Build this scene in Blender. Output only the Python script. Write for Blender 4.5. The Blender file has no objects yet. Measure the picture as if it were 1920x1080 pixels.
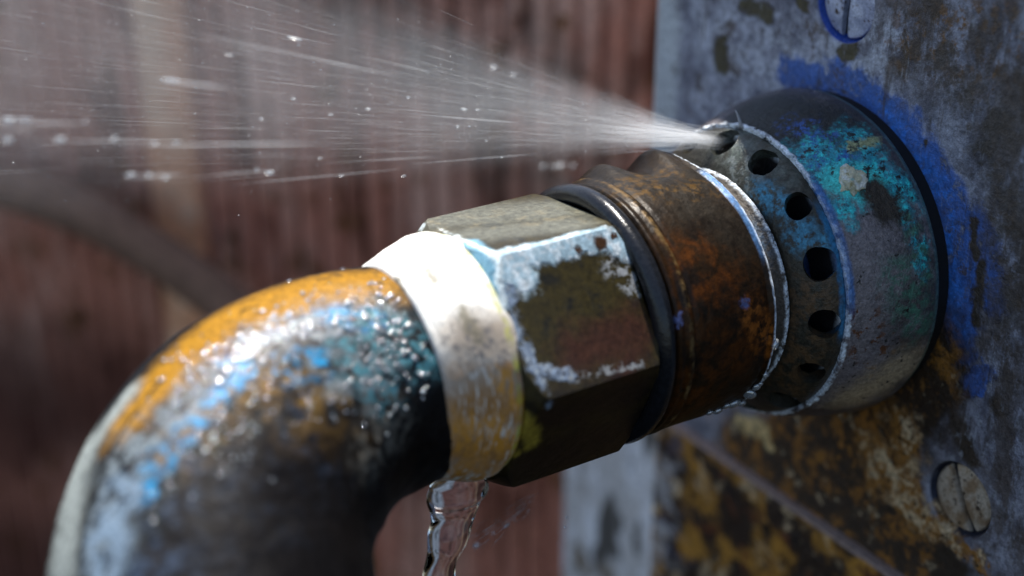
import bpy, bmesh, math, random
import numpy as np
from mathutils import Vector, Matrix, noise as mnoise
from mathutils.bvhtree import BVHTree

R = math.radians
MM = 0.001
sc = bpy.context.scene
col = sc.collection
random.seed(7)
rng = np.random.default_rng(11)

# ------------------------------------------------------------------ camera
FPX = 2800.0                                   # focal length in pixels of a 1920 wide frame
YAW, PIT = R(57.47), R(25.1)
CAM = np.array([-169.855, -169.222, 102.279])  # millimetres; origin = axis of the fitting at the plate
fh = np.array([math.cos(YAW), math.sin(YAW), 0.0])
cR = np.array([math.sin(YAW), -math.cos(YAW), 0.0])
cU = math.cos(PIT) * np.array([0, 0, 1.0]) + math.sin(PIT) * fh
cF = math.cos(PIT) * fh - math.sin(PIT) * np.array([0, 0, 1.0])
cam_d = bpy.data.cameras.new("camera")
cam = bpy.data.objects.new("camera", cam_d)
col.objects.link(cam)
cam.matrix_world = Matrix((
    (cR[0], cU[0], -cF[0], CAM[0] * MM),
    (cR[1], cU[1], -cF[1], CAM[1] * MM),
    (cR[2], cU[2], -cF[2], CAM[2] * MM),
    (0, 0, 0, 1)))
cam_d.sensor_width = 36.0
cam_d.lens = FPX / 1920 * 36.0
cam_d.clip_start = 0.005
cam_d.clip_end = 100.0
cam_d.dof.use_dof = True
cam_d.dof.focus_distance = 0.2285
cam_d.dof.aperture_fstop = cam_d.lens / 6.5    # 6.5 mm pupil
sc.camera = cam

# ------------------------------------------------------------------ light
SUN_EL, SUN_AZ = R(70), R(66)                  # azimuth from +X towards +Y
sdir = Vector((math.cos(SUN_EL) * math.cos(SUN_AZ), math.cos(SUN_EL) * math.sin(SUN_AZ), math.sin(SUN_EL)))
w = bpy.data.worlds.new("World")
sc.world = w
w.use_nodes = True
nt = w.node_tree
sky = nt.nodes.new("ShaderNodeTexSky")
sky.sky_type = 'NISHITA'
sky.sun_disc = False
sky.sun_elevation = SUN_EL
sky.sun_rotation = math.pi / 2 - SUN_AZ
bg = nt.nodes["Background"]
nt.links.new(sky.outputs[0], bg.inputs[0])
bg.inputs[1].default_value = 0.10
sun_d = bpy.data.lights.new("sun", 'SUN')
sun_d.energy = 5.0
sun_d.angle = R(0.5)
sun_d.color = (1.0, 0.95, 0.87)
sun = bpy.data.objects.new("sun", sun_d)
col.objects.link(sun)
sun.rotation_euler = (-sdir).to_track_quat('-Z', 'Y').to_euler()
sun.location = (0, 0, 0.5)

sc.view_settings.view_transform = 'Standard'
sc.view_settings.look = 'None'
sc.view_settings.exposure = 0.85
sc.view_settings.gamma = 1.0
sc.render.engine = 'CYCLES'
sc.cycles.use_denoising = True
sc.cycles.max_bounces = 10
sc.cycles.transparent_max_bounces = 40
sc.cycles.volume_bounces = 1
sc.cycles.volume_step_rate = 0.6
sc.cycles.sample_clamp_indirect = 6.0
sc.cycles.blur_glossy = 0.3

# ------------------------------------------------------------------ geometry helpers (all in millimetres)
def ray(px, py):
    d = cF + cR * ((px - 960) / FPX) + cU * ((540 - py) / FPX)
    return d
def at_depth(px, py, z):
    return CAM + ray(px, py) * z
def on_plane(px, py, axis, val):
    d = ray(px, py)
    return CAM + d * ((val - CAM[axis]) / d[axis])

def empty(name, loc, label, cat, group=None):
    o = bpy.data.objects.new(name, None)
    o.empty_display_size = 0.01
    o.location = Vector(loc) * MM
    col.objects.link(o)
    o["label"] = label
    o["category"] = cat
    if group: o["group"] = group
    return o

def tag(o, label=None, cat=None, group=None, kind=None):
    if label: o["label"] = label
    if cat: o["category"] = cat
    if group: o["group"] = group
    if kind: o["kind"] = kind
    return o

def link_mesh(name, verts, faces, parent=None, smooth=True, origin=None):
    """verts in world mm -> one mesh object, child of parent (local to it) or with its own origin"""
    base = np.array(parent.location) / MM if parent is not None else np.array(origin if origin is not None else (0, 0, 0), float)
    v = (np.asarray(verts, float) - base) * MM
    me = bpy.data.meshes.new(name)
    me.from_pydata(v.tolist(), [], faces)
    if smooth:
        me.polygons.foreach_set("use_smooth", [True] * len(me.polygons))
    me.update()
    o = bpy.data.objects.new(name, me)
    col.objects.link(o)
    if parent is not None: o.parent = parent
    else: o.location = Vector(base) * MM
    return o

def bake_modifiers(o):
    dg = bpy.context.evaluated_depsgraph_get()
    dg.update()
    me = bpy.data.meshes.new_from_object(o.evaluated_get(dg))
    old = o.data
    o.modifiers.clear()
    o.data = me
    me.name = old.name
    bpy.data.meshes.remove(old)

def sharp_by_angle(o, deg):
    o.data.set_sharp_from_angle(angle=R(deg))

def lathe(profile, n=144, disp=None, closed=False):
    """profile: list of (s, r), s measured from the plate towards the elbow (= -x)"""
    V, F = [], []
    m = len(profile)
    for (s, r) in profile:
        for k in range(n):
            a = 2 * math.pi * k / n
            ds, dr = disp(s, r, a) if disp else (0, 0)
            V.append((-(s + ds), (r + dr) * math.sin(a), (r + dr) * math.cos(a)))
    rows = m if closed else m - 1
    for i in range(rows):
        j = (i + 1) % m
        for k in range(n):
            l = (k + 1) % n
            F.append((i * n + k, i * n + l, j * n + l, j * n + k))
    if not closed:
        F.append(tuple(reversed(range(n))) if False else tuple(range(n))[::-1])
        F.append(tuple((m - 1) * n + k for k in range(n)))
    return V, F

def densify(profile, step):
    out = []
    for (a, b) in zip(profile[:-1], profile[1:]):
        L = math.hypot(b[0] - a[0], b[1] - a[1])
        k = max(1, int(round(L / step)))
        for i in range(k):
            t = i / k
            out.append((a[0] + (b[0] - a[0]) * t, a[1] + (b[1] - a[1]) * t))
    out.append(profile[-1])
    return out

def fix_normals(o):
    bm = bmesh.new(); bm.from_mesh(o.data)
    bmesh.ops.recalc_face_normals(bm, faces=bm.faces)
    bm.to_mesh(o.data); bm.free()

def nz(p, s, seed=0):
    return mnoise.noise(Vector((p[0] * s + seed * 17.3, p[1] * s - seed * 5.1, p[2] * s + seed * 9.7)))

def box_mesh(x0, x1, y0, y1, z0, z1):
    V = [(x, y, z) for x in (x0, x1) for y in (y0, y1) for z in (z0, z1)]
    F = [(0, 1, 3, 2), (4, 6, 7, 5), (0, 4, 5, 1), (2, 3, 7, 6), (0, 2, 6, 4), (1, 5, 7, 3)]
    return V, F

# ------------------------------------------------------------------ material helper
class Mat:
    def __init__(self, name, color, rough=0.5, metal=0.0, coat=0.0, coat_rough=0.1, spec=0.28):
        self.m = bpy.data.materials.new(name)
        self.m.use_nodes = True
        self.nt = self.m.node_tree
        self.N = self.nt.nodes
        self.b = self.N["Principled BSDF"]
        self.b.inputs["Coat Weight"].default_value = coat * .6
        self.b.inputs["Coat Roughness"].default_value = coat_rough
        self.b.inputs["Specular IOR Level"].default_value = spec
        g = self.N.new("ShaderNodeNewGeometry")
        sclr = self.N.new("ShaderNodeVectorMath"); sclr.operation = 'SCALE'
        self.nt.links.new(g.outputs["Position"], sclr.inputs[0])
        sclr.inputs["Scale"].default_value = 1000.0
        self.P = sclr.outputs[0]
        self.geo = g
        self.col = self._rgb(color)
        self.rough = self._val(rough)
        self.metal = self._val(metal)
        self.warps = {}
    def _rgb(self, c):
        n = self.N.new("ShaderNodeRGB"); n.outputs[0].default_value = (*c, 1); return n.outputs[0]
    def _val(self, v):
        n = self.N.new("ShaderNodeValue"); n.outputs[0].default_value = v; return n.outputs[0]
    def L(self, a, b): self.nt.links.new(a, b)
    def math(self, op, a, b=None, clamp=False):
        n = self.N.new("ShaderNodeMath"); n.operation = op; n.use_clamp = clamp
        for i, x in enumerate((a, b)):
            if x is None: continue
            if isinstance(x, (int, float)): n.inputs[i].default_value = x
            else: self.L(x, n.inputs[i])
        return n.outputs[0]
    def vm(self, op, a, b=None):
        n = self.N.new("ShaderNodeVectorMath"); n.operation = op
        for i, x in enumerate((a, b)):
            if x is None: continue
            if hasattr(x, "is_output"): self.L(x, n.inputs[i])
            else: n.inputs[i].default_value = tuple(float(q) for q in x)
        return n.outputs["Value"] if op in ('LENGTH', 'DOT_PRODUCT', 'DISTANCE') else n.outputs[0]
    def noise(self, scale, detail=4, rough=0.55, seed=0, stretch=(1, 1, 1), dist=0.0, vec=None):
        mp = self.N.new("ShaderNodeMapping")
        self.L(vec or self.P, mp.inputs[0])
        mp.inputs["Location"].default_value = (seed * 13.7, seed * 7.1, -seed * 5.3)
        mp.inputs["Scale"].default_value = stretch
        n = self.N.new("ShaderNodeTexNoise")
        n.inputs["Scale"].default_value = scale
        n.inputs["Detail"].default_value = detail
        n.inputs["Roughness"].default_value = rough
        n.inputs["Distortion"].default_value = dist
        self.L(mp.outputs[0], n.inputs["Vector"])
        return n.outputs["Fac"]
    def step(self, x, lo, hi, to0=0.0, to1=1.0):
        n = self.N.new("ShaderNodeMapRange"); n.interpolation_type = 'SMOOTHSTEP'
        self.L(x, n.inputs["Value"])
        n.inputs["From Min"].default_value = lo; n.inputs["From Max"].default_value = hi
        n.inputs["To Min"].default_value = to0; n.inputs["To Max"].default_value = to1
        return n.outputs[0]
    def warp(self, amp, scale=0.35, seed=3):
        k = (amp, scale, seed)
        if k in self.warps: return self.warps[k]
        mp = self.N.new("ShaderNodeMapping"); self.L(self.P, mp.inputs[0])
        mp.inputs["Location"].default_value = (seed * 3.1, seed * 1.7, seed * 2.3)
        n = self.N.new("ShaderNodeTexNoise"); n.inputs["Scale"].default_value = scale
        n.inputs["Detail"].default_value = 6; n.inputs["Roughness"].default_value = 0.62
        self.L(mp.outputs[0], n.inputs["Vector"])
        d = self.vm('SUBTRACT', n.outputs["Color"], (.5, .5, .5))
        s = self.N.new("ShaderNodeVectorMath"); s.operation = 'SCALE'
        self.L(d, s.inputs[0]); s.inputs["Scale"].default_value = amp * 2
        r = self.vm('ADD', self.P, s.outputs[0])
        self.warps[k] = r
        return r
    def capsule(self, a, b, r, soft=0.5, warp=3.0, wscale=0.35, seed=3):
        P = self.warp(warp, wscale, seed) if warp else self.P
        a = np.array(a, float); b = np.array(b, float); ba = b - a
        l2 = float(ba @ ba)
        if l2 > 1e-6:
            h = self.math('MULTIPLY_ADD', self.vm('DOT_PRODUCT', P, ba), 1 / l2)
            h.node.inputs[2].default_value = -float(a @ ba) / l2
            n = self.N.new("ShaderNodeMix"); n.data_type = 'VECTOR'; n.clamp_factor = True
            self.L(h, n.inputs["Factor"])
            n.inputs[4].default_value = tuple(a); n.inputs[5].default_value = tuple(b)
            d = self.vm('DISTANCE', P, n.outputs[1])
        else:
            d = self.vm('DISTANCE', P, a)
        return self.step(d, r * (1 - soft), r * (1 + soft * 0.5), 1.0, 0.0)
    def many(self, items, **kw):
        m = None
        for it in items:
            c = self.capsule(*it, **kw)
            m = c if m is None else self.math('MAXIMUM', m, c)
        return m
    def axial(self, s0, width, seed=1, amp=0.5, soft=0.7):
        """ring at distance s0 from the plate, wobbling"""
        P = self.warp(amp, 0.8, seed)
        sep = self.N.new("ShaderNodeSeparateXYZ"); self.L(P, sep.inputs[0])
        d = self.math('ABSOLUTE', self.math('ADD', sep.outputs[0], s0))
        return self.step(d, width * (1 - soft), width, 1.0, 0.0)
    def mul(self, *ms):
        r = ms[0]
        for m in ms[1:]: r = self.math('MULTIPLY', r, m)
        return r
    def layer(self, color, mask, rough=None, metal=None, amt=1.0):
        if amt != 1.0: mask = self.math('MULTIPLY', mask, amt)
        n = self.N.new("ShaderNodeMix"); n.data_type = 'RGBA'
        self.L(mask, n.inputs["Factor"]); self.L(self.col, n.inputs["A"])
        if hasattr(color, "is_output"): self.L(color, n.inputs["B"])
        else: n.inputs["B"].default_value = (*color, 1)
        self.col = n.outputs["Result"]
        for attr, v in (("rough", rough), ("metal", metal)):
            if v is None: continue
            x = self.N.new("ShaderNodeMix"); x.data_type = 'FLOAT'
            self.L(mask, x.inputs["Factor"]); self.L(getattr(self, attr), x.inputs["A"])
            x.inputs["B"].default_value = v
            setattr(self, attr, x.outputs["Result"])
        return mask
    def vary(self, scale, amt=0.35, seed=9, detail=6):
        """grain: multiply the colour by noise"""
        f = self.step(self.noise(scale, detail, 0.65, seed), 0.25, 0.75, 1 - amt, 1 + amt)
        v = self.N.new("ShaderNodeVectorMath"); v.operation = 'SCALE'
        self.L(self.col, v.inputs[0]); self.L(f, v.inputs["Scale"])
        self.col = v.outputs[0]
    def bump(self, *hs, dist=0.0003, strength=0.6):
        h = None
        for (x, k) in hs:
            t = self.math('MULTIPLY', x, k)
            h = t if h is None else self.math('ADD', h, t)
        n = self.N.new("ShaderNodeBump")
        n.inputs["Strength"].default_value = strength
        n.inputs["Distance"].default_value = dist
        self.L(h, n.inputs["Height"])
        self.L(n.outputs[0], self.b.inputs["Normal"])
        self.L(n.outputs[0], self.b.inputs["Coat Normal"])
    def done(self):
        self.L(self.col, self.b.inputs["Base Color"])
        self.L(self.rough, self.b.inputs["Roughness"])
        self.L(self.metal, self.b.inputs["Metallic"])
        return self.m

def setmat(o, m):
    o.data.materials.clear(); o.data.materials.append(m)

def water_mat(name, rough=0.05, ior=1.333):
    m = bpy.data.materials.new(name); m.use_nodes = True
    b = m.node_tree.nodes["Principled BSDF"]
    b.inputs["Base Color"].default_value = (1, 1, 1, 1)
    b.inputs["Transmission Weight"].default_value = 1.0
    b.inputs["Roughness"].default_value = rough
    b.inputs["IOR"].default_value = ior
    return m

# ================================================================== PLATE
PX = 2.5                                        # front of the plate
plate = empty("mounting_plate", (PX, 0, -53), "weathered grey metal plate with blue and rust stains behind the brass fitting", "metal plate")
def rounded_plate(x0, x1, y0, y1, z0, z1, rr, nseg=5):
    """sheet whose far vertical edge is rolled back"""
    prof = []
    for i in range(nseg + 1):
        a = math.pi / 2 * i / nseg
        prof.append((x0 + rr - rr * math.sin(a), y1 - rr + rr * math.cos(a)))
    pts = [(x1, y1)] + prof + [(x0, y) for y in np.linspace(y1 - rr, y0, 20)[1:]] + [(x1, y0)]
    zs = np.linspace(z0, z1, 14)
    n = len(pts)
    V = [(x, y, z) for z in zs for (x, y) in pts]
    F = []
    for i in range(len(zs) - 1):
        for k in range(n):
            l = (k + 1) % n
            F.append((i * n + k, i * n + l, (i + 1) * n + l, (i + 1) * n + k))
    F.append(tuple(range(n))); F.append(tuple((len(zs) - 1) * n + k for k in range(n)))
    return V, F
V, F = rounded_plate(PX, PX + 7, -96, 52.5, -53, 195, 4.0)  # upper part is out of view, its height chosen to shade the flange
panel = link_mesh("panel", V, F, plate)
fix_normals(panel); sharp_by_angle(panel, 40)

def make_screw(px, py, slot_a, slot_b):
    """slotted head sunk in a countersunk dimple of the plate"""
    c = on_plane(px, py, 0, PX)
    face_x = PX + 1.5
    a = on_plane(*slot_a, 0, face_x); b = on_plane(*slot_b, 0, face_x)
    rot = math.atan2(b[1] - a[1], b[2] - a[2])
    cv, cf = lathe([(-PX + 1, 6.9), (-PX, 6.75), (-PX - .5, 6.5), (-PX - 2.6, 6.1)], 64)
    cut = link_mesh("cutter", cv, cf, None); 
    for v in cut.data.vertices: v.co += Vector((0, c[1], c[2])) * MM
    fix_normals(cut); bpy.context.view_layer.update()
    md = panel.modifiers.new("dimple", 'BOOLEAN'); md.operation = 'DIFFERENCE'; md.object = cut; md.solver = 'EXACT'
    bake_modifiers(panel); bpy.data.objects.remove(cut)
    f = -face_x
    prof = [(f - 1.3, 5.4), (f - .6, 5.75), (f - .15, 5.85), (f + .15, 5.7), (f + .38, 5.1), (f + .62, 3.8), (f + .8, 2.0), (f + .84, .3)]
    V, F = lathe(densify(prof, .45), 72)
    o = link_mesh("screw", V, F, None); fix_normals(o)
    bv, bf = box_mesh(face_x - 3, face_x + .75, -.72, .72, -8, 8)
    cut = link_mesh("cutter", bv, bf, None, smooth=False); fix_normals(cut)
    md = o.modifiers.new("slot", 'BOOLEAN'); md.operation = 'DIFFERENCE'; md.object = cut; md.solver = 'EXACT'
    bake_modifiers(o)
    bpy.data.objects.remove(cut)
    sharp_by_angle(o, 35)
    T = Matrix.Rotation(-rot, 4, 'X')
    for v in o.data.vertices:
        p = T @ v.co
        v.co = Vector((p.x, p.y + c[1] * MM, p.z + c[2] * MM)) - plate.location
    o.parent = plate
    return o, c
screw_a, sc_a = make_screw(1583, 6, (1594, 0), (1583, 74))
screw_b, sc_b = make_screw(1797, 938, (1790, 868), (1830, 1008))
sharp_by_angle(panel, 40)
screw_a["label"] = "upper slotted screw with a wet blue rim"
screw_b["label"] = "lower slotted screw with a worn tan head"

# ================================================================== THE FITTING
valve = empty("pipe_fitting", (0, 0, 0), "corroded brass fitting with vent holes, hex nut and elbow, spraying water from the plate", "pipe fitting")
def wob(seed, amp, sc_=.12):
    def f(s, r, a):
        p = (s * sc_ * 2, math.sin(a) * r * sc_, math.cos(a) * r * sc_)
        n = mnoise.noise(Vector(p) + Vector((seed * 7.7, seed * 3.3, 0)))
        n2 = mnoise.noise(Vector(p) * 5 + Vector((seed, 0, seed * 2)))
        return (0, amp * n + amp * .35 * n2)
    return f
# black ring added to draw the shadow gap between flange and plate
V, F = lathe([(-PX + .01, 26.9), (.2, 26.9), (.2, 22), (-PX + .01, 22)], 128, closed=True)
shadow_gap = link_mesh("shadow_gap", V, F, valve); fix_normals(shadow_gap); sharp_by_angle(shadow_gap, 40)
# flange bell
prof = [(0.25, 20), (0.25, 27.2), (0.7, 27.8), (1.6, 28.05), (4, 27.95), (7, 27.45), (10, 26.75), (13, 25.85), (15.4, 24.95), (16.2, 24.75), (16.75, 24.55), (16.75, 24.1), (16.45, 23.6), (16.3, 20), (16.3, 6)]
V, F = lathe(densify(prof, .9), 200, wob(2, .12))
def crusty(lo, hi, amp):
    def f(s, r, a):
        d = wob(2, .10)(s, r, a)[1]
        if lo <= s <= hi and r > 15:
            d += amp * mnoise.noise(Vector((s * 2, math.sin(a) * r * 1.6, math.cos(a) * r * 1.6))) + amp * .6 * mnoise.noise(Vector((s * 5, math.sin(a) * r * 4, math.cos(a) * r * 4)))
        return (0, d)
    return f
V, F = lathe(densify(prof, .45), 320, crusty(16.0, 16.8, .30))
flange = link_mesh("flange", V, F, valve); fix_normals(flange); sharp_by_angle(flange, 50)
# spike of scale standing on the rim
# vent ring with holes
ring_prof = [(16.46, 23.9), (17.4, 23.9), (18.5, 23.55), (19.5, 22.9), (20.5, 22.0), (21.5, 20.8), (22.3, 19.5), (22.75, 18.4), (22.75, 16.2), (21.9, 16.6), (20.5, 18.8), (19.2, 20.4), (17.9, 21.3), (16.46, 21.6)]
V, F = lathe(ring_prof, 144, wob(4, .06), closed=True)
vent = link_mesh("vent_ring", V, F, valve); fix_normals(vent)
cv, cf = [], []
HOLE_ANG = [8 - 24.2 * i for i in range(15)]
for i, A in enumerate(HOLE_ANG):
    A = R(A if A > -140 else 8 - 24.2 * i)
    rad = np.array([0, math.sin(A), math.cos(A)]); nrm = np.array([-1, 0, 0]) * .70 + rad * .72
    nrm /= np.linalg.norm(nrm)
    c = np.array([-19.75, 0, 0]) + rad * 22.6
    u = np.cross(nrm, rad); u /= np.linalg.norm(u); v = np.cross(nrm, u)
    b0 = len(cv); K = 28
    for h in (-5.0, 4.0):
        for k in range(K):
            t = 2 * math.pi * k / K
            cv.append(tuple(c + nrm * h + (u * math.cos(t) + v * math.sin(t)) * (2.62 - .22 * (i % 3)) * (1 + .10 * mnoise.noise(Vector((math.cos(t) * 1.3, math.sin(t) * 1.3, i * 3.7))) + .05 * mnoise.noise(Vector((math.cos(t) * 4, math.sin(t) * 4, i * 3.7))))))
    for k in range(K):
        l = (k + 1) % K
        cf.append((b0 + k, b0 + l, b0 + K + l, b0 + K + k))
    cf.append(tuple(b0 + k for k in range(K))[::-1]); cf.append(tuple(b0 + K + k for k in range(K)))
cut = link_mesh("cutter", cv, cf, None, smooth=False); fix_normals(cut)
md = vent.modifiers.new("holes", 'BOOLEAN'); md.operation = 'DIFFERENCE'; md.object = cut; md.solver = 'EXACT'
bake_modifiers(vent); bpy.data.objects.remove(cut)
sharp_by_angle(vent, 32)
# inner barrel seen through the holes
V, F = lathe(densify([(16.32, 16.2), (18, 15.8), (21, 14.2), (22.9, 13.0)], .8), 96)
barrel = link_mesh("inner_barrel", V, F, valve); fix_normals(barrel)
# thread ring behind the sleeve
def serr(s, r, a):
    q = mnoise.noise(Vector((s, math.sin(a) * r * 2.2, math.cos(a) * r * 2.2)))
    q2 = mnoise.noise(Vector((s * 3, math.sin(a) * r * 6, math.cos(a) * r * 6)))
    k = 1 if abs(s - 23.5) < .5 else .35
    return (.10 * q, k * (.22 * q + .16 * q2))
prof = [(22.76, 14), (22.78, 17.9), (23.1, 18.4), (23.5, 18.75), (23.9, 18.5), (24.5, 17.8), (25.6, 17.7), (26.2, 18.0), (26.9, 18.0), (27.1, 14)]
V, F = lathe(densify(prof, .3), 360, serr)
thread = link_mesh("thread_ring", V, F, valve); fix_normals(thread)
# sleeve
BUMPS = [(39.8, R(25), 2.1, 2.6, R(16)), (29.6, R(25), 2.7, 2.6, R(16)), (34.8, R(25), -.6, 1.8, R(18))]
def sleeve_d(s, r, a):
    p = Vector((s * .2, math.sin(a) * r * .12, math.cos(a) * r * .12))
    d = .14 * mnoise.noise(p + Vector((3, 1, 2))) + .05 * mnoise.noise(p * 6)
    aa = (a + math.pi) % (2 * math.pi) - math.pi
    for (s0, a0, h, ws, wa) in BUMPS:
        d += h * math.exp(-((s - s0) / ws) ** 2 - ((aa - a0) / wa) ** 2)
    if s < 28.2 and r > 17:
        d += .16 * mnoise.noise(Vector((s, math.sin(a) * r * 3, math.cos(a) * r * 3)))
    return (0, d)
prof = [(27.12, 14), (27.12, 19.6), (27.3, 20.2), (27.6, 20.45), (28.1, 20.35), (28.5, 20.05), (29.2, 20.2), (33, 20.3), (38, 20.35), (42.2, 20.35), (42.7, 20.2), (43.0, 20.2), (43.4, 20.5), (44.0, 20.5), (44.5, 20.25), (45.0, 20.25), (45.4, 20.4), (45.8, 20.25), (46.1, 19.7), (46.1, 14)]
V, F = lathe(densify(prof, .4), 260, sleeve_d)
sleeve = link_mesh("sleeve", V, F, valve); fix_normals(sleeve); sharp_by_angle(sleeve, 60)
# dark sealing ring
prof = [(47.75 + 1.62 * math.cos(t), 19.2 + 1.62 * math.sin(t)) for t in np.linspace(0, 2 * math.pi, 25)[:-1]]
V, F = lathe(prof, 160, wob(6, .05), closed=True)
seal = link_mesh("sealing_ring", V, F, valve); fix_normals(seal)
# hex nut: hexagonal prism cut by a turned, chamfered envelope
NUT_DZ = -.4
RH, S0, S1 = 21.0, 49.2, 71.7
V, F = [], []
for s in (S0, S1):
    for k in range(6):
        a = R(-35 + 60 * k)
        V.append((-s, -RH * math.sin(a), RH * math.cos(a) + NUT_DZ))
for k in range(6):
    l = (k + 1) % 6; F.append((k, l, 6 + l, 6 + k))
F.append((0, 1, 2, 3, 4, 5)); F.append((11, 10, 9, 8, 7, 6))
nut = link_mesh("hex_nut", V, F, valve, smooth=False); fix_normals(nut)
V, F = lathe([(S0 - .5, 5), (S0 - .2, 19.3), (S0 + .9, 20.9), (S0 + 1.6, 21.4), (S1 - 3.2, 21.4), (S1 - 1.8, 20.6), (S1 + .3, 18.6), (S1 + .31, 5)], 160)
V = [(x, y, z + NUT_DZ) for (x, y, z) in V]
env = link_mesh("cutter", V, F, None, smooth=False); fix_normals(env)
md = nut.modifiers.new("cham", 'BOOLEAN'); md.operation = 'INTERSECT'; md.object = env; md.solver = 'EXACT'
bake_modifiers(nut); bpy.data.objects.remove(env)
bm = bmesh.new(); bm.from_mesh(nut.data)
bmesh.ops.remove_doubles(bm, verts=bm.verts, dist=1e-6)
es = [e for e in bm.edges if len(e.link_faces) == 2 and e.calc_face_angle(0) > R(25)]
bmesh.ops.bevel(bm, geom=es, offset=.8 * MM, segments=4, profile=.6, affect='EDGES', clamp_overlap=True)
for f_ in bm.faces: f_.smooth = True
bm.to_mesh(nut.data); bm.free()
sharp_by_angle(nut, 28)
# white sealing band
def band_d(s, r, a):
    p = Vector((s * .35, math.sin(a) * r * .2, math.cos(a) * r * .2))
    return (0, .22 * mnoise.noise(p) + .07 * mnoise.noise(p * 5))
prof = [(70.95, 15), (70.95, 18.0), (71.8, 18.3), (73.0, 18.75), (74.4, 18.7), (76.0, 18.2), (77.8, 17.6), (79.4, 17.0), (81.0, 16.35), (82.2, 15.75), (82.6, 14)]
V, F = lathe(densify(prof, .5), 200, band_d)
band = link_mesh("sealing_band", V, F, valve); fix_normals(band); sharp_by_angle(band, 60)
# elbow
tau, rho, s_str, r0, r1, r2, zo, yo, tot = .9, 32.27, 87.07, 15.91, 19.24, 20.57, -1.2, .6, 1.2
d_ = np.array([0, -math.sin(tau), -math.cos(tau)])
n_ = np.cross(np.array([-1, 0, 0]), d_)
V, F = [], []
NR, NA = 150, 160
L0, La, LL = s_str - 79, rho * tot, 46
for i in range(NR):
    s = i / (NR - 1) * (L0 + La + LL)
    C0 = np.array([-79, yo, zo])
    if s < L0:
        p = C0 + np.array([-s, 0, 0]); tg = np.array([-1., 0, 0])
    else:
        a = min((s - L0) / rho, tot)
        p = C0 + np.array([-L0 - rho * math.sin(a), 0, 0]) + d_ * rho * (1 - math.cos(a))
        tg = np.array([-math.cos(a), 0, 0]) + d_ * math.sin(a)
        if (s - L0) / rho > tot: p = p + tg * (s - L0 - La)
    q = s / (L0 + La)
    r = r0 + (r1 - r0) * min(1, q * 2) if q < .5 else r1 + (r2 - r1) * min(1, (q - .5) * 2)
    e = np.cross(tg, n_)
    if e @ d_ > 0 and False: e = -e
    for k in range(NA):
        t = 2 * math.pi * k / NA
        dirv = e * math.cos(t) + n_ * math.sin(t)
        wv = p + dirv * r
        rr = r + .18 * nz(wv, .13, 1) + .10 * nz(wv, .5, 2) + .05 * nz(wv, 1.6, 3)
        # casting seam along the outside of the bend
        out = t if (e @ d_) < 0 else t - math.pi
        out = (out + math.pi) % (2 * math.pi) - math.pi
        if q > .15: rr += .55 * math.exp(-((out - .12) / .05) ** 2) * min(1, (q - .15) * 4)
        V.append(tuple(p + dirv * rr))
for i in range(NR - 1):
    for k in range(NA):
        l = (k + 1) % NA
        F.append((i * NA + k, i * NA + l, (i + 1) * NA + l, (i + 1) * NA + k))
F.append(tuple(range(NA))); F.append(tuple((NR - 1) * NA + k for k in range(NA)))
elbow = link_mesh("elbow", V, F, valve); fix_normals(elbow)

# ------------------------------------------------------------------ picking points on what is built
bpy.context.view_layer.update()
def bvh_of(objs):
    VV, FF = [], []
    for o in objs:
        b = len(VV); mw = o.matrix_world
        VV += [mw @ v.co for v in o.data.vertices]
        FF += [tuple(b + i for i in p.vertices) for p in o.data.polygons]
    return BVHTree.FromPolygons(VV, FF)
BV = {n: bvh_of(os_) for n, os_ in dict(flange=[flange], vent=[vent], sleeve=[sleeve], nut=[nut], band=[band], elbow=[elbow], panel=[panel], thread=[thread]).items()}
camv = Vector(CAM) * MM
def pick(n, px, py, normal=False):
    h = BV[n].ray_cast(camv, Vector(ray(px, py)).normalized())
    if h[0] is None:
        # nearest surface point to the ray at a plausible depth
        h2 = BV[n].find_nearest(Vector(at_depth(px, py, 220)) * MM)
        return (np.array(h2[0]) / MM, np.array(h2[1])) if normal else np.array(h2[0]) / MM
    return (np.array(h[0]) / MM, np.array(h[1])) if normal else np.array(h[0]) / MM
def spots(n, lst):
    """[(px, py, r_mm) or (px, py, px2, py2, r_mm)] -> capsule tuples on surface n"""
    out = []
    for it in lst:
        if len(it) == 3:
            p = pick(n, it[0], it[1]); out.append((p, p, it[2]))
        else:
            out.append((pick(n, it[0], it[1]), pick(n, it[2], it[3]), it[4]))
    return out

# scale deposits on the flange: mineral crust and a small spike
p, nrm = pick("flange", 1597, 336, True)
bm = bmesh.new()
bmesh.ops.create_icosphere(bm, subdivisions=4, radius=1.0)
u = Vector(nrm).orthogonal().normalized(); v_ = Vector(nrm).cross(u)
VV = []
for v in bm.verts:
    c = v.co
    k = 1 + .45 * mnoise.noise(c * 1.7 + Vector((4, 2, 1))) + .22 * mnoise.noise(c * 4.5) + .1 * mnoise.noise(c * 10)
    VV.append(np.array(p) + (np.array(u) * c.x * 2.5 + np.array(v_) * c.y * 1.9 + np.array(nrm) * (c.z * .95)) * k)
FF = [tuple(x.index for x in f.verts) for f in bm.faces]
bm.free()
crust = link_mesh("mineral_crust", VV, FF, valve); fix_normals(crust)
p = pick("flange", 1391, 236)
tip = at_depth(1379, 206, (p - CAM) @ cF)
ax = tip - p; VV, FF = [], []
for i in range(6):
    t = i / 5
    for k in range(7):
        a = 2 * math.pi * k / 7
        q = p - ax * .15 + ax * 1.15 * t + (cR * math.cos(a) + cF * math.sin(a)) * (.42 * (1 - t * .75)) * (1 + .3 * math.sin(5 * i + k))
        VV.append(q)
for i in range(5):
    for k in range(7):
        FF.append((i * 7 + k, i * 7 + (k + 1) % 7, i * 7 + 7 + (k + 1) % 7, i * 7 + 7 + k))
FF.append(tuple(range(35, 42))); FF.append(tuple(range(7)))
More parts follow.
